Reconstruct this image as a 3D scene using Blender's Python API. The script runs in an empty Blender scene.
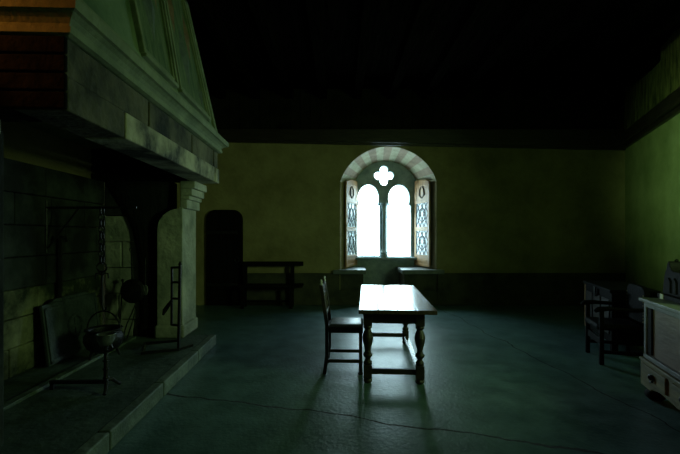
import bpy, bmesh, math, random
from mathutils import Vector, Matrix
random.seed(7)
PI = math.pi
S = bpy.context.scene
COL = S.collection

# ------------------------------------------------------------------ camera
FPX, HOR, EYE = 400.0, 235.0, 1.62
cd = bpy.data.cameras.new('camera'); cam = bpy.data.objects.new('camera', cd); COL.objects.link(cam)
cam.location = (0, 0, EYE); cam.rotation_euler = (PI/2, 0, 0)
cd.sensor_width = 36; cd.lens = 36*FPX/680; cd.shift_y = (HOR-227)/680; cd.clip_start = .05
S.camera = cam
S.view_settings.view_transform = 'Standard'; S.view_settings.look = 'None'
S.view_settings.exposure = 0.0
S.cycles.use_denoising = True
S.cycles.max_bounces = 10; S.cycles.diffuse_bounces = 6; S.cycles.glossy_bounces = 4
S.cycles.sample_clamp_indirect = 4

# ------------------------------------------------------------------ materials
MATS = {}
def mat(name, c1, c2=None, scale=4, rough=.8, metal=0, bump=.2, bscale=None, spec=.5, stretch=(1, 1, 1), contrast=(.35, .65), rvar=0, detail=6, stripes=None):
    m = bpy.data.materials.new(name); m.use_nodes = True
    nt = m.node_tree; N = nt.nodes; L = nt.links
    b = N['Principled BSDF']
    tc = N.new('ShaderNodeTexCoord'); mp = N.new('ShaderNodeMapping'); mp.inputs['Scale'].default_value = stretch
    L.new(tc.outputs['Object'], mp.inputs['Vector'])
    nz = N.new('ShaderNodeTexNoise'); nz.inputs['Scale'].default_value = scale; nz.inputs['Detail'].default_value = detail; nz.inputs['Roughness'].default_value = .62
    L.new(mp.outputs['Vector'], nz.inputs['Vector'])
    cr = N.new('ShaderNodeValToRGB'); cr.color_ramp.elements[0].position = contrast[0]; cr.color_ramp.elements[1].position = contrast[1]
    cr.color_ramp.elements[0].color = (*c1, 1); cr.color_ramp.elements[1].color = (*(c2 or c1), 1)
    L.new(nz.outputs['Fac'], cr.inputs['Fac'])
    L.new(cr.outputs['Color'], b.inputs['Base Color'])
    b.inputs['Roughness'].default_value = rough; b.inputs['Metallic'].default_value = metal
    b.inputs['Specular IOR Level'].default_value = spec
    if rvar:
        mr = N.new('ShaderNodeMapRange'); mr.inputs['To Min'].default_value = rough-rvar; mr.inputs['To Max'].default_value = rough+rvar
        n3 = N.new('ShaderNodeTexNoise'); n3.inputs['Scale'].default_value = scale*.6; n3.inputs['Detail'].default_value = 4
        L.new(mp.outputs['Vector'], n3.inputs['Vector']); L.new(n3.outputs['Fac'], mr.inputs['Value']); L.new(mr.outputs['Result'], b.inputs['Roughness'])
    if bump:
        n2 = N.new('ShaderNodeTexNoise'); n2.inputs['Scale'].default_value = bscale or scale*5; n2.inputs['Detail'].default_value = 5
        L.new(mp.outputs['Vector'], n2.inputs['Vector'])
        bp = N.new('ShaderNodeBump'); bp.inputs['Strength'].default_value = bump; bp.inputs['Distance'].default_value = .03
        L.new(n2.outputs['Fac'], bp.inputs['Height']); L.new(bp.outputs['Normal'], b.inputs['Normal'])
    MATS[name] = m
    return m

M_plaster = mat('olive_plaster', (.20, .165, .08), (.37, .315, .165), 1.3, .9, bump=.35, bscale=14, spec=.2, contrast=(.3, .7))
M_plasterR = mat('green_plaster', (.17, .20, .08), (.36, .37, .18), 1.1, .9, bump=.3, bscale=12, spec=.2, contrast=(.3, .7))
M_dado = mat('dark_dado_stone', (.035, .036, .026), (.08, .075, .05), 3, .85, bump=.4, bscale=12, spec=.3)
M_stone = mat('grey_stone', (.20, .22, .17), (.42, .42, .33), 2.6, .85, bump=.5, bscale=16, spec=.3)
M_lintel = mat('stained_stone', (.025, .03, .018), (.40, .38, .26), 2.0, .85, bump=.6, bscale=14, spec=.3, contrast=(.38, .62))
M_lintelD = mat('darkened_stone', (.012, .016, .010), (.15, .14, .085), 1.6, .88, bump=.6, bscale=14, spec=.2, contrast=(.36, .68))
M_hood = mat('green_grey_plaster', (.075, .125, .06), (.17, .235, .125), 1.6, .85, bump=.25, bscale=14, spec=.25)
M_hoodfr = mat('moulded_stone', (.10, .13, .065), (.19, .225, .12), 3, .8, bump=.3, bscale=20, spec=.3)
M_crest = mat('faded_red_paint', (.14, .08, .05), (.22, .15, .08), 7, .8, bump=.3)
M_crest2 = mat('faded_dark_paint', (.05, .07, .05), (.10, .13, .08), 7, .8, bump=.3)
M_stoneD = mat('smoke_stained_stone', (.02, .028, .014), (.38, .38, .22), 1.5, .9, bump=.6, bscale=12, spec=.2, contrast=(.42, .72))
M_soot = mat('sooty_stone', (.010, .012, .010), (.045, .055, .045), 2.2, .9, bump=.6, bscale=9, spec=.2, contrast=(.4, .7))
M_shade = mat('shade_black', (.006, .007, .006), (.014, .015, .013), 3, .9, bump=.5, spec=.15)  # black that stands in for shade on the cheek wall
M_brick = mat('dark_brick', (.004, .0045, .004), (.012, .012, .010), 5, .95, bump=.5, bscale=18, spec=.03)  # near-black brick colour
M_winstone = mat('window_stone', (.22, .29, .31), (.38, .46, .47), 4, .8, bump=.35, spec=.3)
M_vous1 = mat('cream_voussoir', (.30, .28, .17), (.46, .43, .28), 6, .85, bump=.3)
M_vous2 = mat('rust_voussoir', (.21, .155, .095), (.33, .24, .15), 6, .85, bump=.3)
M_seat = mat('seat_stone', (.10, .11, .11), (.18, .19, .19), 4, .4, bump=.25)
M_oak = mat('golden_oak', (.30, .145, .045), (.50, .28, .11), 3, .5, bump=.2, stretch=(6, 6, .6))
M_lead = mat('lead_came', (.02, .022, .025), (.04, .04, .04), 8, .6, metal=.3, bump=0)
M_darkwood = mat('dark_oak', (.012, .009, .006), (.035, .025, .016), 3, .42, bump=.25, stretch=(1, 8, 8), spec=.5)
M_blackwood = mat('black_oak', (.002, .002, .0015), (.006, .005, .004), 3, .65, bump=.25, stretch=(8, 8, 1), spec=.10)
M_tabletop = mat('polished_oak', (.030, .022, .014), (.075, .055, .035), 2.5, .20, bump=.06, bscale=30, stretch=(9, .8, 1), spec=.6, rvar=.06)
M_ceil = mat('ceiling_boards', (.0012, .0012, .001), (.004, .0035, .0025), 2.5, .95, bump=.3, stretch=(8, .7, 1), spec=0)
M_boardR = mat('upper_boarding_lit', (.03, .034, .012), (.17, .16, .06), 3.5, .9, bump=.4, bscale=10, spec=.1, stretch=(3, 1, .6))  # boarding lightened: light falling on the side wall is put into this colour
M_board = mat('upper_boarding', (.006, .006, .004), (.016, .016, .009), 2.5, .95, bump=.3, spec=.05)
M_iron = mat('wrought_iron', (.010, .011, .011), (.030, .031, .030), 9, .42, metal=.6, bump=.3, bscale=40)
M_castiron = mat('cast_iron', (.030, .042, .042), (.075, .095, .095), 5, .6, metal=.4, bump=.4, bscale=20)
M_pan = mat('worn_copper', (.20, .22, .20), (.42, .44, .40), 5, .35, metal=.8, bump=.15)
M_panel = mat('painted_panel', (.045, .085, .035), (.13, .17, .075), 3, .8, bump=.3, stretch=(5, 5, .5), spec=.2)
M_leather = mat('black_leather', (.003, .003, .003), (.006, .006, .005), 8, .6, bump=.3, spec=.08)
M_brass = mat('brass', (.5, .4, .18), (.6, .5, .25), 8, .3, metal=1, bump=0)
M_chestL = mat('pale_worn_wood', (.10, .09, .06), (.18, .16, .11), 3, .65, bump=.2, stretch=(.8, 4, 8))
M_chestP = mat('pale_wood_panel', (.12, .095, .07), (.20, .165, .125), 2.2, .6, bump=.15, stretch=(.7, 2, 3))
M_chestT = mat('grey_wood_edge', (.08, .095, .085), (.15, .165, .15), 3, .5, bump=.15, stretch=(.8, 6, 6))
M_chestB = mat('ochre_drawer_wood', (.07, .075, .022), (.17, .16, .055), 3, .6, bump=.2, stretch=(.8, 4, 8))
M_plaque = mat('pale_plaque', (.38, .38, .30), (.5, .5, .4), 10, .5, bump=.1)
M_rush = mat('pale_leather_and_glint', (.32, .32, .32), (.55, .55, .54), 9, .24, bump=.15, spec=1.0)

# panes: thin, slightly milky old glass
M_glass = bpy.data.materials.new('old_glass'); M_glass.use_nodes = True
_b = M_glass.node_tree.nodes['Principled BSDF']
_b.inputs['Base Color'].default_value = (.88, .93, .95, 1); _b.inputs['Roughness'].default_value = .25
_nt = M_glass.node_tree
_tr = _nt.nodes.new('ShaderNodeBsdfTranslucent'); _tr.inputs['Color'].default_value = (.92, .96, 1, 1)
_mx = _nt.nodes.new('ShaderNodeMixShader'); _mx.inputs['Fac'].default_value = .55
_vt = _nt.nodes.new('ShaderNodeTexVoronoi'); _vt.inputs['Scale'].default_value = 14
_cr = _nt.nodes.new('ShaderNodeMapRange'); _cr.inputs['To Min'].default_value = .05; _cr.inputs['To Max'].default_value = .5
_nt.links.new(_vt.outputs['Distance'], _cr.inputs['Value']); _nt.links.new(_cr.outputs['Result'], _mx.inputs['Fac'])
_nt.links.new(_b.outputs['BSDF'], _mx.inputs[1]); _nt.links.new(_tr.outputs['BSDF'], _mx.inputs[2])
_nt.links.new(_mx.outputs['Shader'], _nt.nodes['Material Output'].inputs['Surface'])

# floor: worn concrete-like stone with one long crack
def floor_mat():
    m = mat('worn_floor', (.042, .092, .088), (.10, .180, .175), 3.2, .40, bump=.16, bscale=26, spec=.5, rvar=.10, contrast=(.36, .64), detail=12)
    nt = m.node_tree; N = nt.nodes; L = nt.links
    b = N['Principled BSDF']
    tc = N.new('ShaderNodeTexCoord'); sp = N.new('ShaderNodeSeparateXYZ'); L.new(tc.outputs['Object'], sp.inputs[0])
    def crack(kx, ky, c, wob, width, seed):
        nz = N.new('ShaderNodeTexNoise'); nz.inputs['Scale'].default_value = 1.6; nz.inputs['Detail'].default_value = 8
        mpp = N.new('ShaderNodeMapping'); mpp.inputs['Location'].default_value = (seed, 0, 0); L.new(tc.outputs['Object'], mpp.inputs['Vector']); L.new(mpp.outputs['Vector'], nz.inputs['Vector'])
        def mth(op, a, bb):
            n = N.new('ShaderNodeMath'); n.operation = op
            for i, v in enumerate((a, bb)):
                if v is None: continue
                if isinstance(v, (int, float)): n.inputs[i].default_value = v
                else: L.new(v, n.inputs[i])
            return n.outputs[0]
        s = mth('ADD', mth('MULTIPLY', sp.outputs['X'], kx), mth('MULTIPLY', sp.outputs['Y'], ky))
        s = mth('SUBTRACT', s, c)
        s = mth('ADD', s, mth('MULTIPLY', mth('SUBTRACT', nz.outputs['Fac'], .5), wob))
        d = mth('ABSOLUTE', s, None)
        mr = N.new('ShaderNodeMapRange'); mr.inputs['From Min'].default_value = width*.3; mr.inputs['From Max'].default_value = width
        L.new(d, mr.inputs['Value'])
        return mr.outputs['Result']
    k = crack(.297, 1, 3.58, .35, .022, 0)
    k2 = crack(1.0, .1, 3.1, .3, .012, 5)
    mn = N.new('ShaderNodeMath'); mn.operation = 'MINIMUM'; L.new(k, mn.inputs[0]); L.new(k2, mn.inputs[1])
    old = b.inputs['Base Color'].links[0].from_socket
    mix = N.new('ShaderNodeMixRGB'); mix.inputs[1].default_value = (.012, .014, .012, 1)
    L.new(mn.outputs[0], mix.inputs[0]); L.new(old, mix.inputs[2]); L.new(mix.outputs[0], b.inputs['Base Color'])
    rl = b.inputs['Roughness'].links[0].from_socket
    ad = N.new('ShaderNodeMapRange'); ad.inputs['To Min'].default_value = .95; ad.inputs['To Max'].default_value = 0
    L.new(mn.outputs[0], ad.inputs['Value'])
    mxr = N.new('ShaderNodeMath'); mxr.operation = 'MAXIMUM'; L.new(ad.outputs[0], mxr.inputs[0]); L.new(rl, mxr.inputs[1]); L.new(mxr.outputs[0], b.inputs['Roughness'])
    return m
M_floor = floor_mat()
M_hearth = mat('hearth_stone', (.030, .050, .042), (.085, .12, .10), 2.0, .62, bump=.5, bscale=10, spec=.4)
M_kerb = mat('hearth_kerb', (.05, .075, .06), (.15, .19, .15), 3, .6, bump=.45, bscale=14, spec=.4)

# ------------------------------------------------------------------ mesh helpers
def nb(): return bmesh.new()
def box(bm, x0, x1, y0, y1, z0, z1, M=None, mi=0):
    v = [bm.verts.new((M @ Vector(p)) if M else p) for p in
         ((x0, y0, z0), (x1, y0, z0), (x1, y1, z0), (x0, y1, z0), (x0, y0, z1), (x1, y0, z1), (x1, y1, z1), (x0, y1, z1))]
    for f in ((0, 3, 2, 1), (4, 5, 6, 7), (0, 1, 5, 4), (1, 2, 6, 5), (2, 3, 7, 6), (3, 0, 4, 7)):
        bm.faces.new([v[i] for i in f]).material_index = mi
    return bm
def bar(bm, p0, p1, w, t, up=(0, 0, 1)):
    p0, p1 = Vector(p0), Vector(p1); d = p1-p0; L = d.length; d.normalize()
    u = Vector(up)
    if abs(d.dot(u)) > .98: u = Vector((1, 0, 0))
    s = d.cross(u).normalized(); n = s.cross(d)
    M = Matrix((s, d, n)).transposed().to_4x4(); M.translation = p0
    return box(bm, -w/2, w/2, 0, L, -t/2, t/2, M)
def tube(bm, pts, r, seg=8, cap=True):
    pts = [Vector(p) for p in pts]; n = len(pts)
    rs = r if isinstance(r, (list, tuple)) else [r]*n
    rings = []; prev = None
    for i, p in enumerate(pts):
        t = (pts[min(i+1, n-1)]-pts[max(i-1, 0)]).normalized()
        if prev is None:
            a = Vector((0, 0, 1)) if abs(t.z) < .9 else Vector((1, 0, 0))
            u = t.cross(a).normalized()
        else:
            u = (prev - t*prev.dot(t)).normalized()
        prev = u; w = t.cross(u)
        rings.append([bm.verts.new(p+rs[i]*(math.cos(2*PI*k/seg)*u+math.sin(2*PI*k/seg)*w)) for k in range(seg)])
    for a, b in zip(rings, rings[1:]):
        for k in range(seg): bm.faces.new((a[k], a[(k+1) % seg], b[(k+1) % seg], b[k]))
    if cap:
        bm.faces.new(rings[0][::-1]); bm.faces.new(rings[-1])
    return bm
def lathe(bm, prof, c=(0, 0, 0), seg=20, M=None):
    rings = []
    for r, z in prof:
        ring = []
        for k in range(seg):
            p = Vector((c[0]+r*math.cos(2*PI*k/seg), c[1]+r*math.sin(2*PI*k/seg), c[2]+z))
            ring.append(bm.verts.new(M @ p if M else p))
        rings.append(ring)
    for a, b in zip(rings, rings[1:]):
        for k in range(seg): bm.faces.new((a[k], a[(k+1) % seg], b[(k+1) % seg], b[k]))
    bm.faces.new(rings[0][::-1]); bm.faces.new(rings[-1])
    return bm
def torus(bm, c, R, r, ax='x', seg=16, rs=8, sx=1.0):
    pts = []
    for k in range(seg):
        a = 2*PI*k/seg; u, v = R*sx*math.cos(a), R*math.sin(a)
        pts.append(Vector(c)+(Vector((0, u, v)) if ax == 'x' else Vector((u, 0, v)) if ax == 'y' else Vector((u, v, 0))))
    rings = []
    nrm = {'x': Vector((1, 0, 0)), 'y': Vector((0, 1, 0)), 'z': Vector((0, 0, 1))}[ax]
    for k in range(seg):
        o = (pts[k]-Vector(c)).normalized()
        rings.append([bm.verts.new(pts[k]+r*(math.cos(2*PI*j/rs)*o+math.sin(2*PI*j/rs)*nrm)) for j in range(rs)])
    for k in range(seg):
        a, b = rings[k], rings[(k+1) % seg]
        for j in range(rs): bm.faces.new((a[j], a[(j+1) % rs], b[(j+1) % rs], b[j]))
    return bm
def prism(bm, poly, a0, a1, plane='xz', M=None):
    def P(u, v, a):
        p = {'xz': (u, a, v), 'yz': (a, u, v), 'xy': (u, v, a)}[plane]
        return (M @ Vector(p)) if M else p
    A = [bm.verts.new(P(u, v, a0)) for u, v in poly]; B = [bm.verts.new(P(u, v, a1)) for u, v in poly]
    n = len(poly)
    bm.faces.new(A); bm.faces.new(B[::-1])
    for k in range(n): bm.faces.new((A[k], B[k], B[(k+1) % n], A[(k+1) % n]))
    return bm
def loft(bm, rings, cap0=False, cap1=False):
    R = [[bm.verts.new(p) for p in r] for r in rings]
    n = len(R[0])
    for a, b in zip(R, R[1:]):
        for k in range(n): bm.faces.new((a[k], a[(k+1) % n], b[(k+1) % n], b[k]))
    if cap0: bm.faces.new(R[0][::-1])
    if cap1: bm.faces.new(R[-1])
    return bm
def obj(name, bm, m, parent=None, bevel=0, smooth=False, seg=2, subd=0):
    bmesh.ops.recalc_face_normals(bm, faces=bm.faces[:])
    me = bpy.data.meshes.new(name); bm.to_mesh(me); bm.free()
    for x in (m if isinstance(m, (list, tuple)) else [m]): me.materials.append(x)
    if smooth:
        for p in me.polygons: p.use_smooth = True
    o = bpy.data.objects.new(name, me); COL.objects.link(o)
    if parent: o.parent = parent
    if bevel:
        md = o.modifiers.new('bevel', 'BEVEL'); md.width = bevel; md.segments = seg; md.limit_method = 'ANGLE'; md.angle_limit = .6
    if subd:
        md = o.modifiers.new('sub', 'SUBSURF'); md.levels = subd; md.render_levels = subd
    return o
def tag(o, label, cat, group=None):
    o['label'] = label; o['category'] = cat
    if group: o['group'] = group
    return o
def thing(name, label, cat, loc=(0, 0, 0), rz=0, group=None):
    o = bpy.data.objects.new(name, None); o.empty_display_size = .1; COL.objects.link(o)
    o.location = loc; o.rotation_euler = (0, 0, rz)
    return tag(o, label, cat, group)
def struct(name, bm, m, parent=None, label=None, cat=None, **kw):
    o = obj(name, bm, m, parent, **kw)
    if parent is None:
        o['kind'] = 'structure'
        if label: o['label'] = label; o['category'] = cat
    return o

# ------------------------------------------------------------------ the room
YB = 9.26            # inner face of back wall
Y2 = 10.2            # tracery plane at the back of the window niche
CEIL = 5.0
# floor
f = nb(); box(f, -4.2, 7.4, -2.4, YB+.05, -.2, 0)
struct('floor', f, M_floor, label='dark worn stone floor with a long crack', cat='floor')
# ceiling + beams
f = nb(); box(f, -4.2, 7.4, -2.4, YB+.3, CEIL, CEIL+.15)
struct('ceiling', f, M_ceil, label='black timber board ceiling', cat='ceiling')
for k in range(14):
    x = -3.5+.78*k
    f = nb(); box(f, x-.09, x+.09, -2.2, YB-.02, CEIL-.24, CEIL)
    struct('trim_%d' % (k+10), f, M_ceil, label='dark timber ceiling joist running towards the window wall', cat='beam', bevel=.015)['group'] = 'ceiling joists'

# back wall with the niche
def arch(cx, hw, zs, zt, n):
    rise = zt-zs; R = (hw*hw+rise*rise)/(2*rise); zc = zt-R
    a0 = math.atan2(zs-zc, -hw); a1 = math.atan2(zs-zc, hw)
    return [(cx+R*math.cos(a0+(a1-a0)*k/n), zc+R*math.sin(a0+(a1-a0)*k/n)) for k in range(n+1)]
NA = 30
FA = arch(1.12, 1.115, 2.86, 3.665, NA)
BA = arch(1.165, .80, 2.92, 3.50, NA)
ZN = .35   # niche floor
WT = 3.62  # top of plastered wall
f = nb()
def quad(bm, *ps, mi=0):
    fc = bm.faces.new([bm.verts.new(p) for p in ps]); fc.material_index = mi; return fc
WTOP = 4.02
xl, xr = FA[0][0], FA[-1][0]
quad(f, (-4.2, YB, 0), (xl, YB, 0), (xl, YB, FA[0][1]), (-4.2, YB, FA[0][1]))
quad(f, (xr, YB, 0), (7.4, YB, 0), (7.4, YB, FA[0][1]), (xr, YB, FA[0][1]))
quad(f, (-4.2, YB, FA[0][1]), (xl, YB, FA[0][1]), (xl, YB, WTOP), (-4.2, YB, WTOP))
quad(f, (xr, YB, FA[0][1]), (7.4, YB, FA[0][1]), (7.4, YB, WTOP), (xr, YB, WTOP))
quad(f, (xl, YB, 0), (xr, YB, 0), (xr, YB, ZN), (xl, YB, ZN))
for k in range(NA):
    a, b = FA[k], FA[k+1]
    quad(f, (a[0], YB, a[1]), (b[0], YB, b[1]), (b[0], YB, WTOP), (a[0], YB, WTOP))
# niche splays and floor
xbl, xbr = BA[0][0], BA[-1][0]
quad(f, (xl, YB, ZN), (xbl, Y2, ZN), (xbl, Y2, BA[0][1]), (xl, YB, FA[0][1]))
quad(f, (xr, YB, ZN), (xbr, Y2, ZN), (xbr, Y2, BA[-1][1]), (xr, YB, FA[-1][1]))
quad(f, (xl, YB, ZN), (xr, YB, ZN), (xbr, Y2, ZN), (xbl, Y2, ZN))
bmesh.ops.remove_doubles(f, verts=f.verts[:], dist=1e-4)
struct('wall_back', f, M_plaster, label='olive plastered end wall around the bright window', cat='wall')
# striped soffit of the arch
f = nb()
for k in range(NA):
    a, b, c, d = FA[k], FA[k+1], BA[k+1], BA[k]
    quad(f, (a[0], YB, a[1]), (b[0], YB, b[1]), (c[0], Y2, c[1]), (d[0], Y2, d[1]), mi=(k//2) % 2)
struct('trim_1', f, [M_vous1, M_vous2], label='striped cream and rust arch stones over the window niche', cat='arch')
# upper timber boarding of the walls
f = nb(); x = -4.2; box(f, -4.2, 7.4, YB+.02, YB+.25, WTOP-.1, CEIL)
while x < 7.4:
    box(f, x, x+.225, YB-.02, YB+.05, WTOP, CEIL); x += .235
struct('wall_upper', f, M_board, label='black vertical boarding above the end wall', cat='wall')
# wall plate beam
f = nb(); prism(f, [(-4.2, 3.84), (7.4, 3.61), (7.4, 4.05), (-4.2, 4.05)], YB-.10, YB+.02, 'xz'); prism(f, [(-4.2, 3.79), (7.4, 3.56), (7.4, 3.7), (-4.2, 3.9)], YB-.05, YB+.02, 'xz')
struct('trim_2', f, M_darkwood, label='dark timber wall plate along the top of the end wall', cat='beam', bevel=.01)
# dado course
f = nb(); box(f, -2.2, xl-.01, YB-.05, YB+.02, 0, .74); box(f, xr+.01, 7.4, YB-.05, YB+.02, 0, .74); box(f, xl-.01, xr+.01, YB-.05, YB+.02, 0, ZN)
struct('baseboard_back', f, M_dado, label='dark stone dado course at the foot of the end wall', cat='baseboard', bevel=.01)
# right wall, slanting
RD = Vector((.39, 1, 0)).normalized(); RA = math.atan2(RD.y, RD.x)
RM = Matrix.Translation((5.48, 6.4, 0)) @ Matrix.Rotation(RA, 4, 'Z')
f = nb(); box(f, -9.5, 3.6, -.3, 0, 0, 3.9)
o = struct('wall_right', f, M_plasterR, label='green tinted plaster wall on the far side of the chests', cat='wall'); o.matrix_world = RM
f = nb(); x = -9.5; box(f, -9.5, 3.6, -.3, -.02, 3.9, CEIL)
while x < 3.6:
    box(f, x, x+.225, -.03, .02, 3.9, CEIL); x += .235
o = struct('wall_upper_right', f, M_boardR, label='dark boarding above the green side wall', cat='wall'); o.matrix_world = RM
f = nb(); box(f, -9.5, 3.6, -.05, .14, 3.68, 3.92); box(f, -9.5, 3.6, -.05, .07, 3.60, 3.68)
o = struct('trim_3', f, M_darkwood, label='dark timber wall plate along the top of the green wall', cat='beam', bevel=.01); o.matrix_world = RM
# rear wall (behind the camera)
f = nb(); box(f, -4.2, 7.4, -2.5, -2.2, 0, CEIL)
struct('wall_rear', f, M_plaster)

# ------------------------------------------------------------------ window: tracery, colonnette, casements
WS = Y2/FPX
def wp(px, py): return ((px-340)*WS, EYE+(HOR-py)*WS)
def lancet(cx, hw, yb, yc, ytop):
    """outline in pixels: straight jambs, small cusp, horseshoe head"""
    P = [(cx-hw, yb), (cx-hw, yc+3), (cx-hw+.4, yc+1.2), (cx-hw+2.0, yc), (cx-hw+1.7, yc-1)]
    r = hw*.90; cy = yc-5.5
    rise = cy-ytop
    for k in range(0, 25):
        a = math.radians(205-k*(230/24.0))
        P.append((cx+r*math.cos(a), cy-rise*math.sin(a)))
    P += [(cx+hw-1.7, yc-1), (cx+hw-2.0, yc), (cx+hw-.4, yc+1.2), (cx+hw, yc+3), (cx+hw, yb)]
    return [wp(*p) for p in P]
def quatrefoil(cx, cy, off, r):
    P = []
    for q in range(4):
        b = q*PI/2
        ox, oy = cx+off*math.cos(b), cy+off*math.sin(b)
        for k in range(13):
            a = b-PI*.70+k*(PI*1.40/12)
            P.append((ox+r*math.cos(a), oy+r*math.sin(a)))
    return [wp(*p) for p in P]
cu = bpy.data.curves.new('tracery', 'CURVE'); cu.dimensions = '2D'; cu.fill_mode = 'BOTH'; cu.extrude = .09; cu.bevel_depth = .012
def spline(pts):
    s = cu.splines.new('POLY'); s.points.add(len(pts)-1); s.use_cyclic_u = True
    for p, q in zip(s.points, pts): p.co = (q[0], q[1], 0, 1)
outer = [(xbl-.06, ZN-.05)] + [(1.165+(x-1.165)*1.06, z+.05) for x, z in BA] + [(xbr+.06, ZN-.05)]
spline(outer); spline(lancet(368.4, 12.0, 256.6, 204, 184)); spline(lancet(399.0, 12.3, 256.8, 204, 184.4)); spline(quatrefoil(384, 175.6, 5.7, 4.5))
tmp = bpy.data.objects.new('tmp', cu); COL.objects.link(tmp)
dg = bpy.context.evaluated_depsgraph_get(); dg.update()
me = bpy.data.meshes.new_from_object(tmp.evaluated_get(dg)); bpy.data.objects.remove(tmp)
me.name = 'tracery'; me.materials.clear(); me.materials.append(M_winstone)
win = bpy.data.objects.new('window_1', None); COL.objects.link(win); win['kind'] = 'structure'
win['label'] = 'twin lancet stone window with a quatrefoil, blazing with daylight'; win['category'] = 'window'
tr = bpy.data.objects.new('tracery', me); COL.objects.link(tr); tr.parent = win
tr.location = (0, Y2+.09, 0); tr.rotation_euler = (PI/2, 0, 0)
# colonnette
cxm = wp(383.7, 0)[0]; zb = wp(0, 257)[1]; zt = wp(0, 203)[1]
f = nb(); H = zt-zb
lathe(f, [(.10, 0), (.10, .06), (.085, .08), (.10, .12), (.07, .17), (.055, .2), (.048, H*.5), (.05, H-.22), (.06, H-.2), (.055, H-.17), (.09, H-.04), (.10, H-.03), (.10, H)], (cxm, Y2-.06, zb), 18)
obj('colonnette', f, M_winstone, win, smooth=False)
f = nb(); box(f, xbl-.02, xbr+.02, Y2-.16, Y2, zb-.06, zb-.002)
obj('sill', f, M_winstone, win, bevel=.01)
# casements: hinged at the tracery, folded back along the splays
def casement(hinge, end, mirror):
    h = Vector((*hinge, 0)); e = Vector((*end, 0)); L = (e-h).length
    ang = math.atan2(e.y-h.y, e.x-h.x)
    root = bpy.data.objects.new('casement', None); COL.objects.link(root); root.parent = win
    root.location = h; root.rotation_euler = (0, 0, ang)
    T = .02
    z0, z1, z2, z3, z4, z5 = .86, 1.14, 1.72, 1.82, 2.40, 2.98
    sw = .085
    f = nb()
    box(f, 0, sw, -T, T, z0, z5); box(f, L-sw, L, -T, T, z0, z5-.10)
    for a, b in ((z0, z0+.06), (z1-.05, z1), (z2, z3), (z4, z4+.07)): box(f, sw, L-sw, -T, T, a, b)
    # shouldered head following the arch
    prism(f, [(sw, z5-.10), (sw, z5), (L*.55, z5-.01), (L*.8, z5-.05), (L, z5-.10), (L, z5-.17), (sw, z5-.17)], -T, T, 'xz')
    obj('frame', f, M_oak, root, bevel=.006)
    f = nb(); box(f, sw, L-sw, -.009, .009, z0+.06, z1-.05); box(f, sw, L-sw, -.009, .009, z4+.07, z5-.15)
    box(f, sw+.05, L-sw-.05, -.015, .015, z0+.11, z1-.10)
    obj('wood_panel', f, M_oak, root, bevel=.004)
    # carved leaf ornament in the head panel
    f = nb()
    for s in (-1, 1):
        for t in (0, 1):
            c = Vector((L/2, -.014 if t else .014, z4+.25))
            tube(f, [c+Vector((s*.02, 0, -.13)), c+Vector((s*.12, 0, -.05)), c+Vector((s*.10, 0, .08)), c+Vector((s*.02, 0, .16))], [.012, .02, .018, .008], 6)
    obj('carving', f, M_darkwood, root)
    for a, b in ((z1, z2), (z3, z4)):
        f = nb(); box(f, sw, L-sw, -.003, .003, a, b)
        p = obj('pane', f, M_glass, root)
        f = nb(); n = 4; w = L-2*sw; hh = b-a; step = w/n*2
        # diamond lattice of lead, clipped to the pane
        c = -hh
        m = w/3.0
        k = -8
        while k < 14:
            for sgn in (1, -1):
                x0 = k*m; pts = []
                # line x = x0 + sgn*(z)*0.62
                for zz in [i*hh/40 for i in range(41)]:
                    xx = x0+sgn*zz*.62
                    if 0 <= xx <= w: pts.append((xx, zz))
                if len(pts) > 3:
                    A, B = pts[0], pts[-1]
                    bar(f, (sw+A[0], 0, a+A[1]), (sw+B[0], 0, a+B[1]), .024, .02, (0, 1, 0))
            k += 1
        # central roundel
        torus(f, (L/2, 0, (a+b)/2), min(w, hh)*.28, .017, 'y', 18, 6)
        obj('lead_lattice', f, M_lead, p)
casement((xbl+.06, Y2-.05), (.135, 9.42), 1)
casement((xbr-.06, Y2-.05), (2.115, 9.42), -1)
# window seats
def seat_bench(name, a, b, c, d, label):
    """a,b front x range; c,d back x range"""
    f = nb()
    poly = [(a, YB-.10), (b, YB-.10), (d, Y2-.05), (c, Y2-.05)]
    prism(f, poly, .72, .82, 'xy')
    return struct(name, f, M_seat, label=label, cat='window seat', bevel=.012)
seat_bench('trim_4', -.16, .60, xbl-.0, .62, 'stone window seat under the casement nearer the fireplace')
seat_bench('trim_5', 1.43, 2.40, 1.43, xbr+.0, 'stone window seat under the casement farther from the fireplace')
f = nb(); prism(f, [(xl, YB+.0), (.54, YB+.0), (.56, Y2-.05), (xbl, Y2-.05)], ZN, .72, 'xy')
struct('trim_6', f, M_dado, label='stone base of the window seat nearer the fireplace', cat='window seat base')
f = nb(); prism(f, [(1.49, YB+.0), (xr, YB+.0), (xbr, Y2-.05), (1.49, Y2-.05)], ZN, .72, 'xy')
struct('trim_7', f, M_dado, label='stone base of the window seat farther from the fireplace', cat='window seat base')

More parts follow.
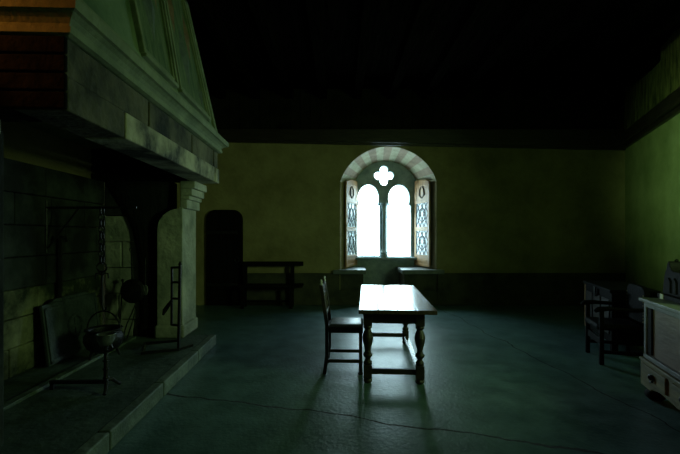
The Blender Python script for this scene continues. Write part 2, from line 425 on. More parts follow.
# ------------------------------------------------------------------ door in the end wall
d1 = bpy.data.objects.new('door_1', None); COL.objects.link(d1); d1['kind'] = 'structure'
d1['label'] = 'tall black wooden door with a rounded top between hearth and bench'; d1['category'] = 'door'
dx0, dx1, dz = -3.08, -2.24, 2.20
def doorpoly(a, b, top, r):
    P = [(a, 0), (b, 0), (b, top-r)]
    for k in range(1, 9):
        t = k/8*PI/2; P.append((b-r+r*math.cos(t), top-r+r*math.sin(t)))
    for k in range(0, 9):
        t = PI/2+k/8*PI/2; P.append((a+r+r*math.cos(t), top-r+r*math.sin(t)))
    return P
f = nb(); n = 5; w = (dx1-dx0)/n
outl = doorpoly(dx0, dx1, dz, .22)
prism(f, outl, YB-.07, YB-.01, 'xz')
obj('door_leaf', f, M_blackwood, d1, bevel=.01)
f = nb()
for k in range(1, n): box(f, dx0+k*w-.02, dx0+k*w+.02, YB-.082, YB-.07, .02, dz-.08)
obj('batten', f, M_blackwood, d1)
f = nb()
for zz in (.45, 1.65): box(f, dx0+.02, dx1-.12, YB-.092, YB-.07, zz, zz+.06)
obj('strap_hinge', f, M_iron, d1, bevel=.004)
f = nb(); torus(f, (dx1-.12, YB-.10, 1.05), .05, .01, 'y'); box(f, dx1-.14, dx1-.10, YB-.10, YB-.07, 1.08, 1.12)
obj('door_handle', f, M_iron, d1)

# ------------------------------------------------------------------ left wall and fireplace
FL = Vector((-1.70, 2.5, 0)); FR = math.radians(2.2)
FM = Matrix.Translation(FL) @ Matrix.Rotation(FR, 4, 'Z')
def fw(x, y, z): return FM @ Vector((x, y, z))
f = nb(); box(f, -2.05, -1.75, -4.9, 7.2, 0, CEIL)
o = struct('wall_left', f, M_plaster, label='plaster wall behind the fireplace', cat='wall'); o.matrix_world = FM
fp = thing('fireplace', 'monumental stone fireplace with a tall carved hood and raised hearth', 'fireplace', FL, FR)
YE = 3.6
# hearth platform and kerb stones
f = nb(); box(f, -1.75, -.105, -.55, 3.42, 0, .145)
obj('hearth', f, M_hearth, fp)
f = nb(); y = -.55
for ln in (1.05, 1.0, 1.1, .88):
    box(f, -.10, 0, y, min(y+ln, 3.44)-.012, 0, .15); y += ln
obj('kerb', f, M_kerb, fp, bevel=.012)
f = nb(); box(f, -1.16, -1.08, .5, 3.25, .14, .175)
obj('hearth_edging', f, M_kerb, fp, bevel=.008)
# fire chamber back, stone courses
def courses(bm, x0, x1, y0, y1, z0, z1, n, w, along='y', gap=.012):
    h = (z1-z0)/n
    for r in range(n):
        a0, a1 = (y0, y1) if along == 'y' else (x0, x1)
        p = a0 - (w*.5 if r % 2 else 0)
        while p < a1-.01:
            ww = w*random.uniform(.8, 1.25)
            s, e = max(p, a0), min(p+ww, a1)
            if e-s > .05:
                j = random.uniform(-.008, .008)
                if along == 'y': box(bm, x0+(j if x0 > -1.7 else 0), x1+j, s+gap/2, e-gap/2, z0+r*h+gap/2, z0+(r+1)*h-gap/2)
                else: box(bm, s+gap/2, e-gap/2, y0+j, y1, z0+r*h+gap/2, z0+(r+1)*h-gap/2)
            p += ww
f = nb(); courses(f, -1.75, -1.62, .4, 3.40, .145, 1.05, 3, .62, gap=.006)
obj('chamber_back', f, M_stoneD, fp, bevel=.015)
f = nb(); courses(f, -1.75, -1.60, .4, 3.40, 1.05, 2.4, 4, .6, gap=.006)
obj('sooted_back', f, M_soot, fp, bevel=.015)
# cheek walls
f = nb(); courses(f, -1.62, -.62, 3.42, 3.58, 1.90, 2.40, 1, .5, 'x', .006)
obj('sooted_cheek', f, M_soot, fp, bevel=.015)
f = nb(); courses(f, -1.62, -.62, 3.42, 3.58, .0, 1.90, 5, .5, 'x', .008)
obj('cheek', f, M_stone, fp, bevel=.015)
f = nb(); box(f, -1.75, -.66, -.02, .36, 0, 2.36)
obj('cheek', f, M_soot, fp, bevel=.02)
# rounded black half column beside the pier, added as the cheek wall's shade, swelling to a console at the top
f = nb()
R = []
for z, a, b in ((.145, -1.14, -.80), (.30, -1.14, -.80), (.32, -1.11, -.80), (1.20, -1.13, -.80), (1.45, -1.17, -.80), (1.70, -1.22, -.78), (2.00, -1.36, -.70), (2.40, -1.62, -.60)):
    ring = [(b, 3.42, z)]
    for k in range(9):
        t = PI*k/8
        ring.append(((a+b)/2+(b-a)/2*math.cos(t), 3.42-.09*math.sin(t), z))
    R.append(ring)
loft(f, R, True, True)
obj('shade_column', f, M_shade, fp)
# piers with rounded shoulder, and their capitals
def pier(y0, y1, name_m, dx=0):
    P = [(-.79, .145), (-.43, .145), (-.43, 2.02), (-.48, 2.02)]
    for k in range(0, 9):
        t = PI/2+k/8*PI/2
        P.append((-.48+.31*math.cos(t), 1.70+.30*math.sin(t)))
    f = nb(); prism(f, P, y0, y1, 'xz')
    bmesh.ops.translate(f, verts=f.verts[:], vec=(dx, 0, 0)); g = obj('pier', f, name_m, fp, bevel=.02)
    f = nb()
    box(f, -.82, -.40, y0-.03, y1+.02, .145, .33); 
    bmesh.ops.translate(f, verts=f.verts[:], vec=(dx, 0, 0)); obj('pier_base', f, name_m, fp, bevel=.03)
    f = nb()
    for a, b, z0, z1 in ((-.47, -.37, 2.00, 2.13), (-.47, -.34, 2.13, 2.19), (-.47, -.30, 2.19, 2.29), (-.47, -.26, 2.29, 2.40)):
        box(f, a, b, y0+.02, y1, z0, z1)
    bmesh.ops.translate(f, verts=f.verts[:], vec=(dx, 0, 0)); obj('capital', f, name_m, fp, bevel=.012)
pier(3.24, 3.85, M_stone)
pier(.02, .20, M_stone, -.30)
# lintel: two courses of big stones
f = nb()
box(f, -.34, -.004, 0, .72, 2.40, 2.615)  # near stone coloured darker in place of light fading towards this end
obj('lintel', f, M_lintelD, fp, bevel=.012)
f = nb()
for a, b in ((.735, 3.34), (3.39, 3.60)): box(f, -.34, 0, a, b, 2.40, 2.615)
obj('lintel', f, M_lintel, fp, bevel=.012)
f = nb()
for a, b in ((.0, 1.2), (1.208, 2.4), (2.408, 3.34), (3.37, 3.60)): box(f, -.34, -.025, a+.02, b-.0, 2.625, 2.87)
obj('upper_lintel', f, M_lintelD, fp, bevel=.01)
# side returns in brick-like courses
for y0, y1 in ((.015, .33), (3.30, 3.585)):
    f = nb(); courses(f, -1.75, -.345, y0, y1, 2.40, 2.86, 4, .42, 'x', .02)
    obj('side_return', f, M_brick, fp, bevel=.018)
f = nb(); box(f, -1.75, -.49, -.03, .02, 2.40, 2.86)
obj('side_panel', f, M_hoodfr, fp, bevel=.01)
f = nb()
for r in range(4):
    zz = 2.40+r*.115; xs = -.455+(.02 if r % 2 else 0)
    box(f, xs, -.002, -.024, .005, zz+.006, zz+.109); box(f, xs-.02, xs+.01, -.012, .005, zz+.03, zz+.085)
obj('side_brickwork', f, M_brick, fp, bevel=.012)
# cornice running round three sides
def ring(o, z, xb=-1.75): return [(xb, -o, z), (o, -o, z), (o, YE+o, z), (xb, YE+o, z)]
f = nb(); loft(f, [ring(o_, z_) for z_, o_ in ((2.86, .0), (2.87, .035), (2.905, .04), (2.91, .02), (2.93, .025), (2.955, .05), (2.975, .085), (2.98, .11), (3.04, .12), (3.045, .10), (3.06, .06), (3.08, .03), (3.10, -.02))], True, True)
obj('cornice', f, M_hoodfr, fp)
# the hood
HZ0, HZ1 = 3.09, CEIL+.1
def hx(z): return -.03-.34*(z-HZ0)/(HZ1-HZ0)
def hy(z, s): t = (z-HZ0)/(HZ1-HZ0); return (.03+.55*t) if s == 0 else (YE-.03-.55*t)
f = nb(); loft(f, [[(-1.75, hy(z, 0), z), (hx(z), hy(z, 0), z), (hx(z), hy(z, 1), z), (-1.75, hy(z, 1), z)] for z in (HZ0, HZ1)], True, True)
obj('hood', f, M_hood, fp)
HN = Vector((1, 0, .34/(HZ1-HZ0))).normalized()
def hp(y, z, o=.0): return Vector((hx(z), y, z))+HN*o
def frame_bars(bm, pts, w, t, o, closed=True):
    n = len(pts)
    for k in range(n if closed else n-1):
        bar(bm, hp(*pts[k], o), hp(*pts[(k+1) % n], o), w, t, HN)
f = nb()
frame_bars(f, [(hy(3.12, 0)+.07, 3.13), (hy(3.12, 1)-.07, 3.13), (hy(4.97, 1)-.08, 4.97), (hy(4.97, 0)+.08, 4.97)], .12, .05, .01)
obj('edge_moulding', f, M_hoodfr, fp, bevel=.012)
PA = [(1.12, 3.26), (1.93, 3.26), (1.95, 4.85), (.98, 4.85)]
PB = [(2.03, 3.26), (3.20, 3.26), (2.83, 4.85), (2.03, 4.85)]
for P in (PA, PB):
    f = nb(); A = [f.verts.new(hp(*p, .012)) for p in P]; B = [f.verts.new(hp(*p, -.01)) for p in P]
    f.faces.new(A); f.faces.new(B[::-1])
    for k in range(4): f.faces.new((A[k], B[k], B[(k+1) % 4], A[(k+1) % 4]))
    obj('painted_panel', f, M_panel, fp)
    f = nb(); frame_bars(f, P, .05, .06, .02)
    cx_ = sum(p[0] for p in P)/4
    Q = [(cx_+(p[0]-cx_)*.88, 4.05+(p[1]-4.05)*.93) for p in P]
    frame_bars(f, Q, .022, .03, .02)
    obj('panel_frame', f, M_hoodfr, fp, bevel=.008)
def lozenge(y, z, a, b, m, nm='painted_lozenge'):
    f = nb()
    P = [hp(y, z-b), hp(y+a, z), hp(y, z+b), hp(y-a, z)]
    A = [f.verts.new(p+HN*.011) for p in P]; c = f.verts.new(hp(y, z, .05))
    for k in range(4): f.faces.new((A[k], A[(k+1) % 4], c))
    f.faces.new(A[::-1])
    return obj(nm, f, m, fp)
for y, z, a, b, m in ((1.5, 3.95, .17, .42, M_crest2), (1.28, 4.35, .09, .3, M_crest), (1.74, 4.3, .09, .3, M_crest), (2.5, 3.85, .18, .42, M_crest2), (2.25, 4.3, .09, .32, M_crest), (2.74, 4.2, .09, .32, M_crest), (2.95, 3.55, .09, .2, M_crest2)):
    lozenge(y, z, a, b, m)

# ------------------------------------------------------------------ hearth furniture
HZ = .147
def px(u, v, d): return Vector(((u-340)*d/FPX, d, EYE+(HOR-v)*d/FPX))
# fireback leaning on the chamber back
fb = thing('fireback', 'wide cast iron fireback plate leaning on the chimney wall', 'fireback', fw(-1.44, 2.48, HZ), FR)
f = nb(); Mt = Matrix.Rotation(math.radians(-7), 4, 'Y')
box(f, -.02, .02, -.52, .52, .02, .70, Mt); prism(f, [(-.38, .70), (.38, .70), (.30, .74), (-.30, .74)], -.02, .02, 'yz', Mt)
obj('plate', f, M_castiron, fb, bevel=.01)
f = nb()
for a, b, c, d in ((-.5, .5, .62, .66), (-.5, .5, .04, .08)): box(f, .02, .035, a, b, c, d, Mt)
for a in (-.5, .46): box(f, .02, .035, a, a+.04, .04, .66, Mt)
obj('rim', f, M_castiron, fb, bevel=.006)
f = nb(); torus(f, (.03, 0, .36), .13, .018, 'x', 20, 6); tube(f, [(.03, 0, .22), (.03, 0, .5)], .014, 6); tube(f, [(.03, -.14, .36), (.03, .14, .36)], .014, 6)
f.transform(Mt); obj('relief', f, M_castiron, fb)

# crane and chain and cauldron
c0 = px(102, 212, 4.6)
cr_ = thing('chimney_crane', 'horizontal iron bar fixed across the chimney opening above the chain', 'crane', (c0.x, c0.y, c0.z+.03))
f = nb(); wallx = fw(-1.60, 2.2, 0).x-c0.x
tube(f, [(wallx-.02, 0, .02), (.40, 0, .02)], .014, 8)
obj('arm', f, M_iron, cr_)
f = nb(); tube(f, [(wallx+.02, 0, -.45), (wallx+.38, 0, .01)], .010, 8); tube(f, [(wallx, 0, -.5), (wallx, 0, .1)], .018, 8)
obj('brace', f, M_iron, cr_)
ch = thing('pot_chain', 'long iron chain of round links hanging in the chimney', 'chain', (c0.x, c0.y, c0.z))
nl = 9; top = .03; pit = .070
f = nb()
for k in range(nl): torus(f, (0, 0, top-.02-k*pit), .044, .011, 'y' if k % 2 else 'x', 14, 6, sx=.72)
zt_ = top-.02-nl*pit
obj('links', f, M_iron, ch)
f = nb(); torus(f, (0, 0, zt_-.015), .055, .011, 'y', 16, 6)
obj('ring', f, M_iron, ch)
f = nb(); zz = zt_-.07
tube(f, [(0, 0, zz), (0, 0, zz-.10), (0, 0, zz-.38), (.02, 0, zz-.45), (.045, 0, zz-.43), (.05, 0, zz-.40)], .011, 8)
tube(f, [(-.075, 0, zz-.075), (-.07, 0, zz-.02), (-.035, 0, zz-.01), (0, 0, zz-.04), (.035, 0, zz-.01), (.07, 0, zz-.02), (.075, 0, zz-.075)], .009, 8)
obj('hook', f, M_iron, ch)
zhook = c0.z+zz-.45
kz = zhook-.47
ca = thing('cauldron', 'round black iron cauldron hanging from the chain hook', 'cauldron', (c0.x+.02, c0.y, kz))
f = nb()
lathe(f, [(.02, 0), (.10, .01), (.17, .06), (.205, .14), (.20, .20), (.175, .235), (.165, .25), (.195, .265), (.195, .275), (.16, .27), (.15, .24), (.18, .15), (.08, .03), (.01, .02)], (0, 0, 0), 28)
obj('bowl', f, M_iron, ca, smooth=True)
f = nb(); tube(f, [(.19*math.cos(a), 0, .255+.215*math.sin(a)) for a in [PI*k/16 for k in range(17)]], .009, 8)
obj('bail_handle', f, M_iron, ca)
for a in (-PI/2-.5, PI/6, PI*.83):
    f = nb(); tube(f, [(.13*math.cos(a), .13*math.sin(a), .04), (.16*math.cos(a), .16*math.sin(a), -.05)], [.02, .012], 8)
    obj('foot', f, M_iron, ca)

# front andiron with cup
A0 = px(106, 391, 3.8); A0.z = HZ
an = thing('andiron', 'iron andiron with a cup head and long log bar, nearest the kerb', 'andiron', A0, FR)
f = nb()
tube(f, [(0, 0, .07), (0, 0, .42)], [.022, .016], 10)
for z in (.12, .2, .28, .36): torus(f, (0, 0, z), .022, .008, 'z', 12, 6)
obj('post', f, M_iron, an)
f = nb(); lathe(f, [(.02, .42), (.05, .43), (.075, .48), (.085, .53), (.09, .535), (.078, .535), (.065, .48), (.03, .45)], (0, 0, 0), 18)
obj('cup', f, M_pan, an, smooth=True)
f = nb()
for s in (-1, 1): tube(f, [(0, 0, .10), (.03, s*.05, .09), (.05, s*.10, .04), (.06, s*.14, .012)], [.02, .018, .015, .016], 8)
obj('foot', f, M_iron, an)
f = nb(); bar(f, (0, 0, .08), (-.54, .04, .07), .035, .03); bar(f, (-.52, .04, .08), (-.52, .04, 0), .035, .03)
obj('log_bar', f, M_iron, an)
f = nb(); torus(f, (.03, -.01, .40), .03, .007, 'y'); tube(f, [(0, 0, .43), (.05, 0, .43), (.06, 0, .40)], .008, 6)
obj('ring', f, M_iron, an)

# tall spit rack
B0 = px(178.5, 350, 5.1); B0.z = HZ
sr = thing('spit_rack', 'tall iron ladder-shaped spit rack standing near the hearth end', 'spit rack', B0, 0)
f = nb(); bar(f, (0, 0, 0), (.02, 0, 1.09), .035, .03)
obj('upright', f, M_iron, sr, bevel=.004)
f = nb(); bar(f, (-.13, .10, .30), (-.125, .10, 1.05), .03, .025)
obj('upright', f, M_iron, sr, bevel=.004)
for z in (1.06, .87, .66, .32):
    f = nb(); bar(f, (.015, 0, z), (-.13, .10, z-.01), .028, .028)
    obj('rung', f, M_iron, sr)
f = nb(); bar(f, (0, 0, .13), (-.42, 0, .09), .035, .03); bar(f, (-.42, 0, .10), (-.44, -.02, 0), .035, .03); bar(f, (0, 0, .015), (-.40, -.16, .015), .04, .03); bar(f, (0, 0, .015), (.10, .2, .015), .04, .03)
obj('foot', f, M_iron, sr)
f = nb(); tube(f, [(-.13, .10, .62), (-.20, .06, .50), (-.22, .05, .44)], [.02, .03, .012], 8)
obj('hook', f, M_iron, sr)
f = nb(); lathe(f, [(.01, 1.08), (.025, 1.10), (.01, 1.13), (.004, 1.14)], (.02, 0, 0), 10)
obj('finial', f, M_iron, sr)

# long-handled pan, tongs, poker, trammel hung on the chimney wall
W0 = px(133, 291, 5.60)
wpn = thing('warming_pan', 'dark round long-handled pan hanging in the chimney corner', 'pan', W0)
f = nb(); Mr = Matrix.Rotation(PI/2, 4, 'X')
lathe(f, [(.02, -.03), (.15, -.025), (.17, .0), (.17, .02), (.14, .035), (.02, .045)], (0, 0, 0), 24, Mr)
obj('bowl', f, M_iron, wpn, smooth=False, bevel=.004)
f = nb(); tube(f, [(-.01, .0, .15), (-.03, .01, .56)], [.014, .010], 8); torus(f, (-.032, .01, .58), .022, .006, 'y')
obj('handle', f, M_iron, wpn)
L0 = px(145.5, 290, 5.62)
lad = thing('skimmer', 'pale metal skimmer head hanging beside the dark round pan', 'skimmer', L0)
f = nb(); lathe(f, [(.01, -.02), (.05, -.015), (.06, .0), (.055, .004), (.01, -.01)], (0, 0, 0), 18, Matrix.Rotation(PI/2, 4, 'X'))
f.transform(Matrix.Diagonal((.62, 1, 1.25, 1)))
obj('head', f, M_pan, lad, smooth=True)
f = nb(); tube(f, [(0, 0, .07), (-.01, .02, .45)], .007, 6)
obj('handle', f, M_iron, lad)
P0 = px(119, 338, 5.70); P0.z = HZ
pk = thing('poker', 'thin upright iron poker with a knob leaning in the chimney corner', 'poker', P0)
f = nb(); tube(f, [(0, 0, 0), (.0, .10, .80)], [.010, .010], 8); obj('shaft', f, M_iron, pk)
f = nb(); lathe(f, [(.006, .0), (.022, .02), (.022, .045), (.006, .06)], (.0, .10, .78), 12); obj('knob', f, M_iron, pk)
T0 = px(124.5, 336, 5.66); T0.z = HZ
tg = thing('fire_tongs', 'slanting iron fire tongs below the dark round pan', 'tongs', T0)
for s in (-1, 1):
    f = nb(); tube(f, [(0+s*.03, 0, 0), (.05+s*.035, .03, .2), (.14+s*.006, .08, .52)], .009, 6); obj('arm', f, M_iron, tg)
f = nb(); lathe(f, [(.01, 0), (.02, .02), (.008, .05)], (.142, .08, .51), 10); obj('pivot', f, M_iron, tg)
tx = fw(-1.585, 2.36, 0)
tm = thing('trammel', 'ratchet iron trammel bar with crosspiece against the chimney wall', 'trammel', (tx.x, tx.y, .86), FR)
f = nb(); box(f, 0, .018, -.03, .03, 0, .74)
for k in range(9): box(f, 0, .018, .03, .05, .06+k*.07, .10+k*.07)
obj('bar', f, M_iron, tm, bevel=.003)
f = nb(); tube(f, [(.015, -.13, .68), (.02, -.10, .74), (.02, 0, .73), (.02, .10, .74), (.015, .13, .68)], .014, 8)
obj('crosspiece', f, M_iron, tm)

# ------------------------------------------------------------------ table
TA = math.radians(-3.8); TZ = .82
tb = thing('refectory_table', 'long oak table with turned legs and glare on its polished top', 'table', (.685, 5.32, 0), TA)
TW, TL = .835, 2.16
f = nb()
for k in range(4):
    w = TW/4; box(f, -TW/2+k*w+.001, -TW/2+(k+1)*w-.001, -TL/2, TL/2, TZ-.045, TZ)
obj('tabletop', f, M_tabletop, tb, bevel=.006)
lx, ly0, ly1 = TW/2-.135, -TL/2+.13, TL/2-.42
f = nb()
box(f, -lx-.05, lx+.05, ly0-.02, ly0+.02, TZ-.165, TZ-.045); box(f, -lx-.05, lx+.05, ly1-.02, ly1+.02, TZ-.165, TZ-.045)
for s in (-1, 1): box(f, s*lx-.02, s*lx+.02, ly0, ly1, TZ-.165, TZ-.045)
obj('apron', f, M_darkwood, tb, bevel=.006).location.x = -.035
LEGP = [(.028, 0), (.045, .012), (.05, .03), (.04, .05), (.032, .06)]
VASE = [(.036, .20), (.046, .215), (.046, .235), (.030, .25), (.028, .27), (.050, .30), (.052, .315), (.034, .335), (.030, .36), (.040, .40), (.056, .46), (.060, .50), (.050, .545), (.036, .575), (.030, .59), (.046, .605), (.046, .62), (.036, .64)]
OX = -.035
for y in (ly0, ly1):
    for s in (-1, 1):
        f = nb()
        lathe(f, LEGP, (s*lx, y, 0), 16)
        box(f, s*lx-.045, s*lx+.045, y-.045, y+.045, .06, .20)
        lathe(f, VASE, (s*lx, y, 0), 20)
        box(f, s*lx-.048, s*lx+.048, y-.048, y+.048, .635, TZ-.045)
        obj('leg', f, M_darkwood, tb, bevel=.003).location.x = OX
for y in (ly0, ly1):
    f = nb(); box(f, -lx+.04, lx-.04, y-.022, y+.022, .10, .16); obj('stretcher', f, M_darkwood, tb, bevel=.004).location.x = OX
for s in (-1, 1):
    f = nb(); box(f, s*lx-.03, s*lx+.03, ly0+.04, ly1-.04, .10, .15); obj('side_stretcher', f, M_tabletop, tb, bevel=.004).location.x = OX

# ------------------------------------------------------------------ chair (faces the table, +X local)
cr = thing('side_chair', 'dark wooden high-backed chair with a pale seat drawn up to the table', 'chair', (.065, 4.86, 0), math.radians(-3))
SZ = .57; hw = .205; rx, fx = -.20, .20
f = nb(); box(f, rx-.01, fx+.015, -hw-.01, hw+.01, SZ-.09, SZ-.025); obj('seat_frame', f, M_darkwood, cr, bevel=.006)
f = nb()
R = []
for z, i in ((SZ-.028, .0), (SZ-.01, -.004), (SZ+.008, .02), (SZ+.012, .06)):
    R.append([(rx+.015+i, -hw+i, z), (fx+.012-i, -hw+i, z), (fx+.012-i, hw-i, z), (rx+.015+i, hw-i, z)])
loft(f, R, True, True); obj('seat', f, M_rush, cr, bevel=.01)
for s in (-1, 1):
    f = nb()
    box(f, fx-.035, fx+.005, s*hw-.02, s*hw+.02, 0, SZ-.03)
    lathe(f, [(.026, .0), (.03, .015), (.022, .03)], (fx-.015, s*hw, 0), 12)
    obj('leg', f, M_darkwood, cr, bevel=.005)
    f = nb()
    prism(f, [(rx-.055, 0), (rx-.015, 0), (rx+.012, .22), (rx+.012, SZ+.02), (rx-.055, 1.035), (rx-.095, 1.035), (rx-.028, SZ), (rx-.028, .22)], s*hw-.02, s*hw+.02, 'xz')
    obj('leg', f, M_darkwood, cr, bevel=.005)
    f = nb(); lathe(f, [(.014, 0), (.024, .015), (.014, .035), (.018, .05), (.004, .075)], (rx-.075, s*hw, 1.03), 12); obj('finial', f, M_rush, cr, smooth=True)  # finials take the pale seat colour as a painted glint
    f = nb(); box(f, rx, fx-.02, s*hw-.014, s*hw+.014, .135, .175); obj('stretcher', f, M_darkwood, cr, bevel=.004)
f = nb(); box(f, fx-.03, fx-.006, -hw+.01, hw-.01, .25, .30); obj('stretcher', f, M_darkwood, cr, bevel=.004)
def bx(z): return rx-.008-.067*(z-SZ)/(1.06-SZ)
f = nb()
P = []
for k in range(13):
    t = k/12; P.append((-hw+2*hw*t, 1.0+.065*math.sin(PI*t)+.02*math.cos(4*PI*t)))
P += [(hw, .93), (-hw, .93)]
prism(f, P, bx(1.0)-.014, bx(1.0)+.014, 'yz'); obj('crest_rail', f, M_darkwood, cr, bevel=.005)
f = nb(); box(f, bx(.7)-.012, bx(.7)+.012, -hw+.01, hw-.01, .67, .72); obj('back_rail', f, M_darkwood, cr, bevel=.004)
for yy in (-.11, 0, .11):
    f = nb(); tube(f, [(bx(.71), yy, .71), (bx(.78), yy, .78), (bx(.83), yy, .83), (bx(.88), yy, .88), (bx(.95), yy, .95)], [.010, .018, .010, .018, .010], 10); obj('spindle', f, M_darkwood, cr, smooth=True)

# ------------------------------------------------------------------ bench by the end wall
bn = thing('wall_bench', 'long dark open-backed bench against the end wall beside the door', 'bench', (-1.52, 8.92, 0))
bl = .69
f = nb(); box(f, -bl, bl, -.18, .18, .47, .52); obj('seat', f, M_blackwood, bn, bevel=.006)
f = nb(); box(f, -bl, bl, .13, .18, .92, 1.02); obj('back_rail', f, M_blackwood, bn, bevel=.006)
for x in (-bl+.06, .44):
    f = nb(); box(f, x-.045, x+.045, .125, .175, .52, .93); obj('back_post', f, M_blackwood, bn, bevel=.004)
for x in (-bl+.06, .44):
    for y in (-.13, .13):
        f = nb(); box(f, x-.035, x+.035, y-.03, y+.03, 0, .47); obj('leg', f, M_blackwood, bn, bevel=.004)
f = nb(); box(f, -bl+.06, .44, -.02, .02, .12, .17); obj('stretcher', f, M_blackwood, bn)

# ------------------------------------------------------------------ right-hand furniture
CU = Vector((-.276, -.961, 0)); CA = math.atan2(CU.y, CU.x)
C0 = Vector((3.075, 4.05, 0))
cb = thing('pale_chest', 'pale panelled chest on a drawer base beside the black armchair', 'chest', C0, CA)
CL, CD, CT = 1.7, .72, .985
f = nb(); box(f, -.035, CL+.035, -.035, CD, CT-.035, CT); obj('lid', f, M_chestT, cb, bevel=.008)
f = nb(); box(f, .02, CL-.02, .03, CD, .385, CT-.035); obj('carcass', f, M_chestP, cb)
f = nb()
box(f, 0, CL, 0, .035, CT-.085, CT-.035); box(f, 0, CL, -.005, .035, .385, .43)
for x in (.0, .82, CL-.05): box(f, x, x+.05, 0, .035, .43, CT-.085)
obj('frame', f, M_chestT, cb, bevel=.006)
f = nb(); box(f, .055, .13, .012, .032, .44, CT-.09); obj('inlay_strip', f, M_blackwood, cb)
f = nb(); box(f, -.03, CL+.03, -.03, CD, .355, .385); obj('base_moulding', f, M_chestB, cb, bevel=.01)
# drawer base with shaped lower edge
f = nb()
P = [(-.02, .11), (-.02, .36), (CL+.02, .36), (CL+.02, .11), (CL-.2, .11)]
for k in range(9):
    t = k/8; P.append((CL-.22-(CL-.44)*t, .13+.03*abs(math.sin(3*PI*t))))
P += [(.2, .11)]
prism(f, P, -.02, CD, 'xz'); obj('drawer_base', f, M_chestB, cb, bevel=.006)
for k in range(3):
    x0 = .06+k*.55
    f = nb(); box(f, x0, x0+.46, -.04, -.015, .19, .34); dr = obj('drawer', f, M_chestB, cb, bevel=.008)
    f = nb(); lathe(f, [(.012, 0), (.024, .012), (.03, .03), (.01, .045)], (0, 0, 0), 14, Matrix.Translation((x0+.23, -.035, .275)) @ Matrix.Rotation(PI/2, 4, 'X'))
    tube(f, [(x0+.19, -.05, .27), (x0+.205, -.055, .235), (x0+.23, -.06, .222), (x0+.255, -.055, .235), (x0+.27, -.05, .27)], .008, 6)
    obj('pull', f, M_iron, dr)
for x in (.10, CL-.10):
    for y in (.06, CD-.10):
        f = nb(); lathe(f, [(.05, 0), (.085, .03), (.09, .06), (.06, .10), (.05, .13)], (x, y, 0), 18); obj('foot', f, M_blackwood, cb, smooth=True)

# dark pointed shrine on the chest
ss = thing('carved_shrine', 'small black carved wooden shrine with a pointed pinnacle on the pale chest', 'shrine', (3.33, 4.02, CT), CA)
f = nb(); box(f, -.03, .50, -.11, .11, 0, .045); obj('base', f, M_blackwood, ss, bevel=.006)
f = nb()
P = [(-.02, .045), (.49, .045), (.49, .28), (.20, .28), (.16, .29), (.135, .32), (.12, .365), (.10, .38), (.075, .35), (.06, .30), (.03, .26)]
prism(f, P, -.07, .07, 'xz'); obj('body', f, M_blackwood, ss, bevel=.008)
f = nb()
for x in (.09, .20, .31): prism(f, [(x, .07), (x+.07, .07), (x+.07, .18), (x+.035, .22), (x, .18)], -.085, -.068, 'xz')
obj('blind_arch', f, M_blackwood, ss, bevel=.004)
f = nb(); lathe(f, [(.012, 0), (.02, .012), (.006, .03)], (.10, 0, .37), 10); obj('pinnacle', f, M_blackwood, ss)
f = nb(); box(f, .045, .10, -.117, -.109, .0, .05); obj('plaque', f, M_plaque, ss)

# black armchair next to the chest
AR = CA
ac = thing('armchair', 'black leather armchair with studded round-cornered back beside the pale chest', 'armchair', (3.56, 5.2, 0), AR)
# local: -Y is forward? build with +X forward, then rotate so that it faces the room
ac.rotation_euler = (0, 0, math.radians(164))
W_ = .27
f = nb(); box(f, -.24, .27, -W_+.01, W_-.01, .42, .50); obj('seat', f, M_leather, ac, bevel=.03, seg=3)
f = nb()
P = [(-W_, .52), (W_, .52), (W_, .86)]
for k in range(1, 9): t = k/8*PI/2; P.append((W_-.12+.12*math.cos(t), .86+.12*math.sin(t)))
for k in range(0, 9): t = PI/2+k/8*PI/2; P.append((-W_+.12+.12*math.cos(t), .86+.12*math.sin(t)))
prism(f, P, -.30, -.235, 'yz'); obj('backrest', f, M_leather, ac, bevel=.015)
for k in range(9):
    for x in (-.232,):
        for s in (-1, 1):
            f = nb(); lathe(f, [(.009, -.004), (.009, .002), (.004, .006)], (0, 0, 0), 8, Matrix.Translation((x, s*(W_-.03), .55+k*.04)) @ Matrix.Rotation(PI/2, 4, 'Y'))
            obj('stud', f, M_brass, ac)
for s in (-1, 1):
    f = nb(); box(f, .20, .25, s*W_-.025, s*W_+.025, 0, .68); obj('leg', f, M_blackwood, ac, bevel=.008)
    f = nb(); box(f, -.28, -.235, s*W_-.025, s*W_+.025, 0, .56); obj('leg', f, M_blackwood, ac, bevel=.008)
    f = nb(); tube(f, [(-.25, s*W_, .70), (-.05, s*W_, .69), (.15, s*W_, .70), (.26, s*W_, .69), (.30, s*W_, .66)], [.025, .024, .028, .032, .02], 10); obj('armrest', f, M_blackwood, ac, smooth=True)
    f = nb(); box(f, -.24, .22, s*W_-.016, s*W_+.016, .14, .18); obj('stretcher', f, M_blackwood, ac)
f = nb(); box(f, .215, .235, -W_, W_, .24, .33); obj('front_rail', f, M_blackwood, ac, bevel=.006)

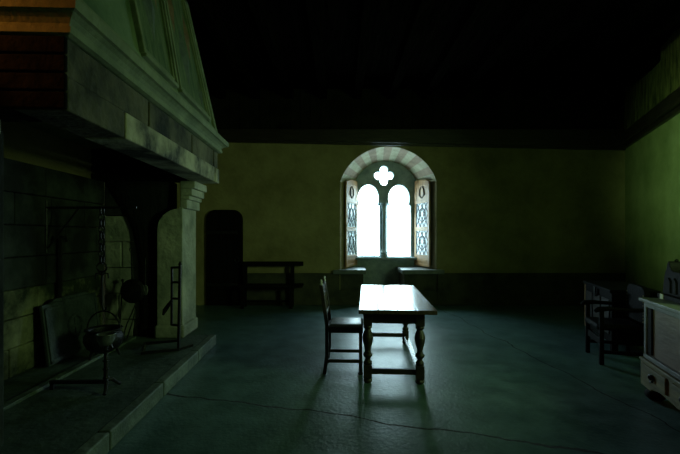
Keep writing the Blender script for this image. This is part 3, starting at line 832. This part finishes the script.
# dark coffer farther along
kf = thing('dark_coffer', 'black oak coffer standing in the gloom beyond the armchair', 'coffer', (4.05, 6.6, 0), CA)
f = nb(); box(f, 0, 1.15, 0, .55, .12, .82); obj('body', f, M_blackwood, kf, bevel=.01)
f = nb(); box(f, -.03, 1.18, -.03, .57, .82, .87); obj('lid', f, M_blackwood, kf, bevel=.01)
for x in (.06, .42, .78):
    f = nb(); box(f, x, x+.30, -.015, .005, .24, .72); obj('panel', f, M_darkwood, kf, bevel=.008)
for x in (0, 1.07):
    for y in (0, .47):
        f = nb(); box(f, x, x+.08, y, y+.08, 0, .12); obj('foot', f, M_blackwood, kf, bevel=.004)
f = nb(); box(f, -.012, .03, -.012, .03, .12, .82); obj('corner_post', f, M_oak, kf, bevel=.004)
f = nb(); box(f, .54, .62, -.045, -.03, .70, .84); obj('lock_plate', f, M_iron, kf)

# ------------------------------------------------------------------ light
W = bpy.data.worlds.new('sky'); S.world = W; W.use_nodes = True
bg = W.node_tree.nodes['Background']; bg.inputs['Color'].default_value = (.62, .92, 1.0, 1); bg.inputs['Strength'].default_value = 16.0
def area(name, loc, target, sx, sy, power, color, portal=False, spread=None):
    l = bpy.data.lights.new(name, 'AREA'); l.shape = 'RECTANGLE'; l.size = sx; l.size_y = sy; l.energy = power; l.color = color
    o = bpy.data.objects.new(name, l); COL.objects.link(o); o.location = loc
    o.rotation_euler = (Vector(target)-Vector(loc)).to_track_quat('-Z', 'Y').to_euler()
    if portal: l.cycles.is_portal = True
    if spread: l.spread = spread
    return o
area('window_portal', (1.165, Y2+.30, 2.0), (1.165, 0, 2.0), 1.7, 2.4, 1, (1, 1, 1), True)
area('side_window_light', (3.85, 2.7, 2.4), (-2.5, 7.0, 1.8), .7, 1.4, 24, (.60, 1.0, .40), spread=math.radians(105))
area('right_wall_fill', (-2.9, -1.5, 2.7), (5.3, 4.45, 2.75), .6, 1.2, 34, (.50, 1.0, .36), spread=math.radians(28))  # unseen fill lamp added to brighten the right wall
rl = bpy.data.lights.new('red_lamp', 'SPOT'); rl.energy = 42; rl.color = (1, .32, .05); rl.shadow_soft_size = .05; rl.spot_size = math.radians(62); rl.spot_blend = .6
ro = bpy.data.objects.new('red_lamp', rl); COL.objects.link(ro); ro.location = (-2.95, 1.9, 3.15)
ro.rotation_euler = (Vector((-1.95, 2.42, 3.0))-ro.location).to_track_quat('-Z', 'Y').to_euler()
